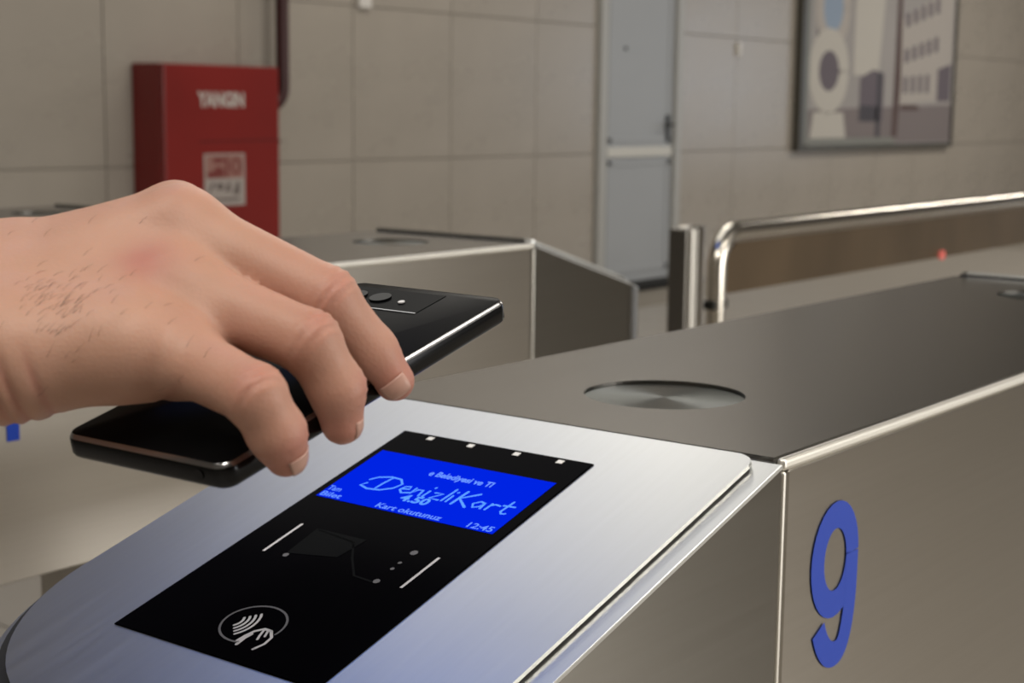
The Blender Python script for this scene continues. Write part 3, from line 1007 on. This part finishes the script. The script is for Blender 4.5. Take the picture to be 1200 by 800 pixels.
for k_ in 'imrp':
    dfl = capsule(arr(pos), arr(J[k_ + 'P'] * 0.7 + J[k_ + 'M'] * 0.3), arr(J[k_ + 'P']), 0, 0)
    dfl = np.minimum(dfl, capsule(arr(pos), arr(J[k_ + 'P']), arr(J[k_ + 'T']), 0, 0))
    red += 0.32 * np.exp(-(dfl / 0.014) ** 2)
# pink mark on the back of the hand
mk = J['rM'] * 0.62 + J['wu'] * 0.20 + J['mM'] * 0.18
d = np.linalg.norm(pos - (mk + DORS * 0.012), axis=1)
red += 1.0 * np.exp(-(d / 0.0090) ** 2)
# ulnar edge of the palm is pinker
d = capsule(arr(pos), arr(J['hyp']), arr(J['pM']), 0.0, 0.0)
red += 0.35 * np.exp(-(d / 0.016) ** 2) * np.clip(-nrm[:, 2] + 0.2, 0, 1)
fdir = (J['wu'] - J['fu'])
fdir /= np.linalg.norm(fdir)
for off, amp, wd in ((0.000, 0.0011, 0.0017), (-0.0055, 0.0009, 0.0016), (0.0085, 0.0006, 0.0016)):
    rel = pos - J['wu']
    ta = rel @ fdir - off + 0.25 * rel[:, 2]
    low = np.clip(0.65 - rel[:, 2] / 0.014, 0, 1)
    disp -= 1.3 * amp * np.exp(-(ta / wd) ** 2) * low
    red += 0.55 * np.exp(-(ta / (wd * 0.9)) ** 2) * low
# crease where the little finger meets the palm edge
for (a_, b_), amp in ((('hyp', 'pM'), 0.0008),):
    c = J[a_] * 0.15 + J[b_] * 0.85
    t = (J[b_] - J[a_]) / np.linalg.norm(J[b_] - J[a_])
    rel = pos - c
    fold = np.exp(-((rel @ t) / 0.0016) ** 2) * np.clip(0.6 - rel[:, 2] / 0.010, 0, 1) * np.exp(-(np.linalg.norm(rel, axis=1) / 0.020) ** 4)
    disp -= 1.6 * amp * fold
    red += 0.6 * fold
vr = np.random.RandomState(3)


def vein(pts, r, amp):
    global disp
    P_ = [np.array(p) for p in pts]
    dm = np.full(len(pos), 9.0)
    for i in range(len(P_) - 1):
        dm = np.minimum(dm, capsule(arr(pos), arr(P_[i]), arr(P_[i + 1]), 0, 0))
    disp += amp * np.exp(-(dm / r) ** 2)


up = lambda a, b, t, h: J[a] * (1 - t) + J[b] * t + DORS * h
vein([up('wr', 'mM', .1, .017), up('wr', 'mM', .4, .0155), up('wr', 'rM', .7, .0125), up('mM', 'rM', .5, .009)], 0.0022, 0.0011)
vein([up('wu', 'rM', .2, .018), up('wu', 'rM', .55, .015), up('rM', 'pM', .5, .009)], 0.0022, 0.0009)
pos = pos + nrm * disp[:, None]

me = bpy.data.meshes.new('person')
me.from_pydata([tuple(v) for v in pos], [], [tuple(int(i) for i in q) for q in quads])
at = me.attributes.new('redness', 'FLOAT', 'POINT')
at.data.foreach_set('value', np.clip(red, 0, 1).astype(np.float32))
me.validate()
me.update()

SKIN = mat('skin', (0.60, 0.375, 0.275, 1), 0.5, 0, 0.4)
nt = SKIN.node_tree
p = nt.nodes['Principled BSDF']
p.inputs['Subsurface Weight'].default_value = 0.18
p.inputs['Subsurface Radius'].default_value = (0.010, 0.004, 0.002)
p.inputs['Subsurface Scale'].default_value = 0.5
a_ = nt.nodes.new('ShaderNodeAttribute')
a_.attribute_name = 'redness'
tc = nt.nodes.new('ShaderNodeTexCoord')
nz = nt.nodes.new('ShaderNodeTexNoise')
nz.inputs['Scale'].default_value = 42
nz.inputs['Detail'].default_value = 5
nt.links.new(tc.outputs['Object'], nz.inputs['Vector'])
m1 = nt.nodes.new('ShaderNodeMix')
m1.data_type = 'RGBA'
m1.inputs[6].default_value = (0.440, 0.250, 0.172, 1)
m1.inputs[7].default_value = (0.555, 0.325, 0.248, 1)
nt.links.new(nz.outputs['Fac'], m1.inputs[0])
m2 = nt.nodes.new('ShaderNodeMix')
m2.data_type = 'RGBA'
m2.inputs[7].default_value = (0.45, 0.185, 0.145, 1)
nt.links.new(m1.outputs[2], m2.inputs[6])
nt.links.new(a_.outputs['Fac'], m2.inputs[0])
nt.links.new(m2.outputs[2], p.inputs['Base Color'])
nz2 = nt.nodes.new('ShaderNodeTexVoronoi')
nz2.inputs['Scale'].default_value = 700
nt.links.new(tc.outputs['Object'], nz2.inputs['Vector'])
bp = nt.nodes.new('ShaderNodeBump')
bp.inputs['Strength'].default_value = 0.18
bp.inputs['Distance'].default_value = 0.0004
nt.links.new(nz2.outputs['Distance'], bp.inputs['Height'])
nt.links.new(bp.outputs[0], p.inputs['Normal'])
person = link('person', me, SKIN, None, True)
settle(person)
tag(person, 'person reaching in from the left, bare right hand holding a black phone from above', 'person')

# fingernails: thin curved plates pressed onto the surface of the last joints
NAIL = mat('nail', (0.53, 0.315, 0.258, 1), 0.35, 0, 0.5)
for k_ in 'imrp':
    D_, T_ = J[k_ + 'D'], J[k_ + 'T']
    t = (T_ - D_) / np.linalg.norm(T_ - D_)
    P_ = J[k_ + 'P']
    out = D_ - (P_ + T_) / 2
    out -= t * (out @ t)
    if k_ == 'i' or np.linalg.norm(out) < 1e-5:
        out = np.array(PZ) * 1.0
        out -= t * (out @ t)
    out /= np.linalg.norm(out)
    # the dorsal side of a curled finger looks outward, away from the palm
    pd = D_ - J[k_ + 'M']
    if out @ (pd - t * (pd @ t)) < 0:
        out = -out
    sd = np.cross(t, out)
    r = FING[k_][2][3]
    rows, cols = 8, 9
    g = []
    for i in range(rows):
        for j in range(cols):
            a = math.radians(-42 + 84 * j / (cols - 1))
            edge = 1 - 0.25 * abs(j - (cols - 1) / 2) / ((cols - 1) / 2)
            s = -0.0015 + (0.0066 * (0.85 + 0.15 * edge)) * i / (rows - 1)
            g.append(T_ + t * s + (out * math.cos(a) + sd * math.sin(a)) * r * 1.6)
    g = np.array(g)
    ray_ = []
    for i in range(rows):
        for j in range(cols):
            a = math.radians(-42 + 84 * j / (cols - 1))
            ray_.append(-(out * math.cos(a) + sd * math.sin(a)))
    ray_ = np.array(ray_)
    for _ in range(12):
        g = g + ray_ * (hand_sdf(g) * 0.9)[:, None]
    g = g - ray_ * 0.00012
    bm = bmesh.new()
    vs = [bm.verts.new(tuple(v)) for v in g]
    for i in range(rows - 1):
        for j in range(cols - 1):
            bm.faces.new((vs[i * cols + j], vs[i * cols + j + 1], vs[(i + 1) * cols + j + 1], vs[(i + 1) * cols + j]))
    bmesh.ops.recalc_face_normals(bm, faces=bm.faces)
    r_ = bmesh.ops.solidify(bm, geom=list(bm.faces), thickness=0.0003)
    from_bm('fingernail', bm, NAIL, person, True)

# a few dark hairs on the wrist side of the hand
HAIR = mat('arm_hair', (0.10, 0.06, 0.04, 1), 0.6)
bm = bmesh.new()
hr = random.Random(8)
roots = []
hc = np.array((0.3052, 0.4170, 1.1010))
dh = np.linalg.norm(pos - hc, axis=1)
for _ in range(30000):
    q = hr.randrange(len(pos))
    wgt = math.exp(-(dh[q] / 0.011) ** 2) + 0.03 * math.exp(-(dh[q] / 0.035) ** 2)
    if nrm[q] @ DORS > 0.0 and hr.random() < wgt:
        roots.append(q)
for q in roots[:170]:
    P_, n_ = pos[q], nrm[q]
    tdir = -np.cross(fdir, n_) * 0.6 + fdir * hr.uniform(0.2, 0.9)
    tdir -= n_ * (tdir @ n_)
    tdir /= np.linalg.norm(tdir) + 1e-9
    L_ = hr.uniform(0.003, 0.006)
    tube_mesh(bm, [tuple(P_ - n_ * 0.0002), tuple(P_ + tdir * L_ * 0.5 + n_ * 0.0006), tuple(P_ + tdir * L_ + n_ * 0.0003)], [0.00006, 0.00005, 0.00002], 3)
ho = from_bm('arm_hair', bm, HAIR, person)
ho['kind'] = 'stuff'

for o in bpy.data.objects:
    if '_off' in o:
        del o['_off']
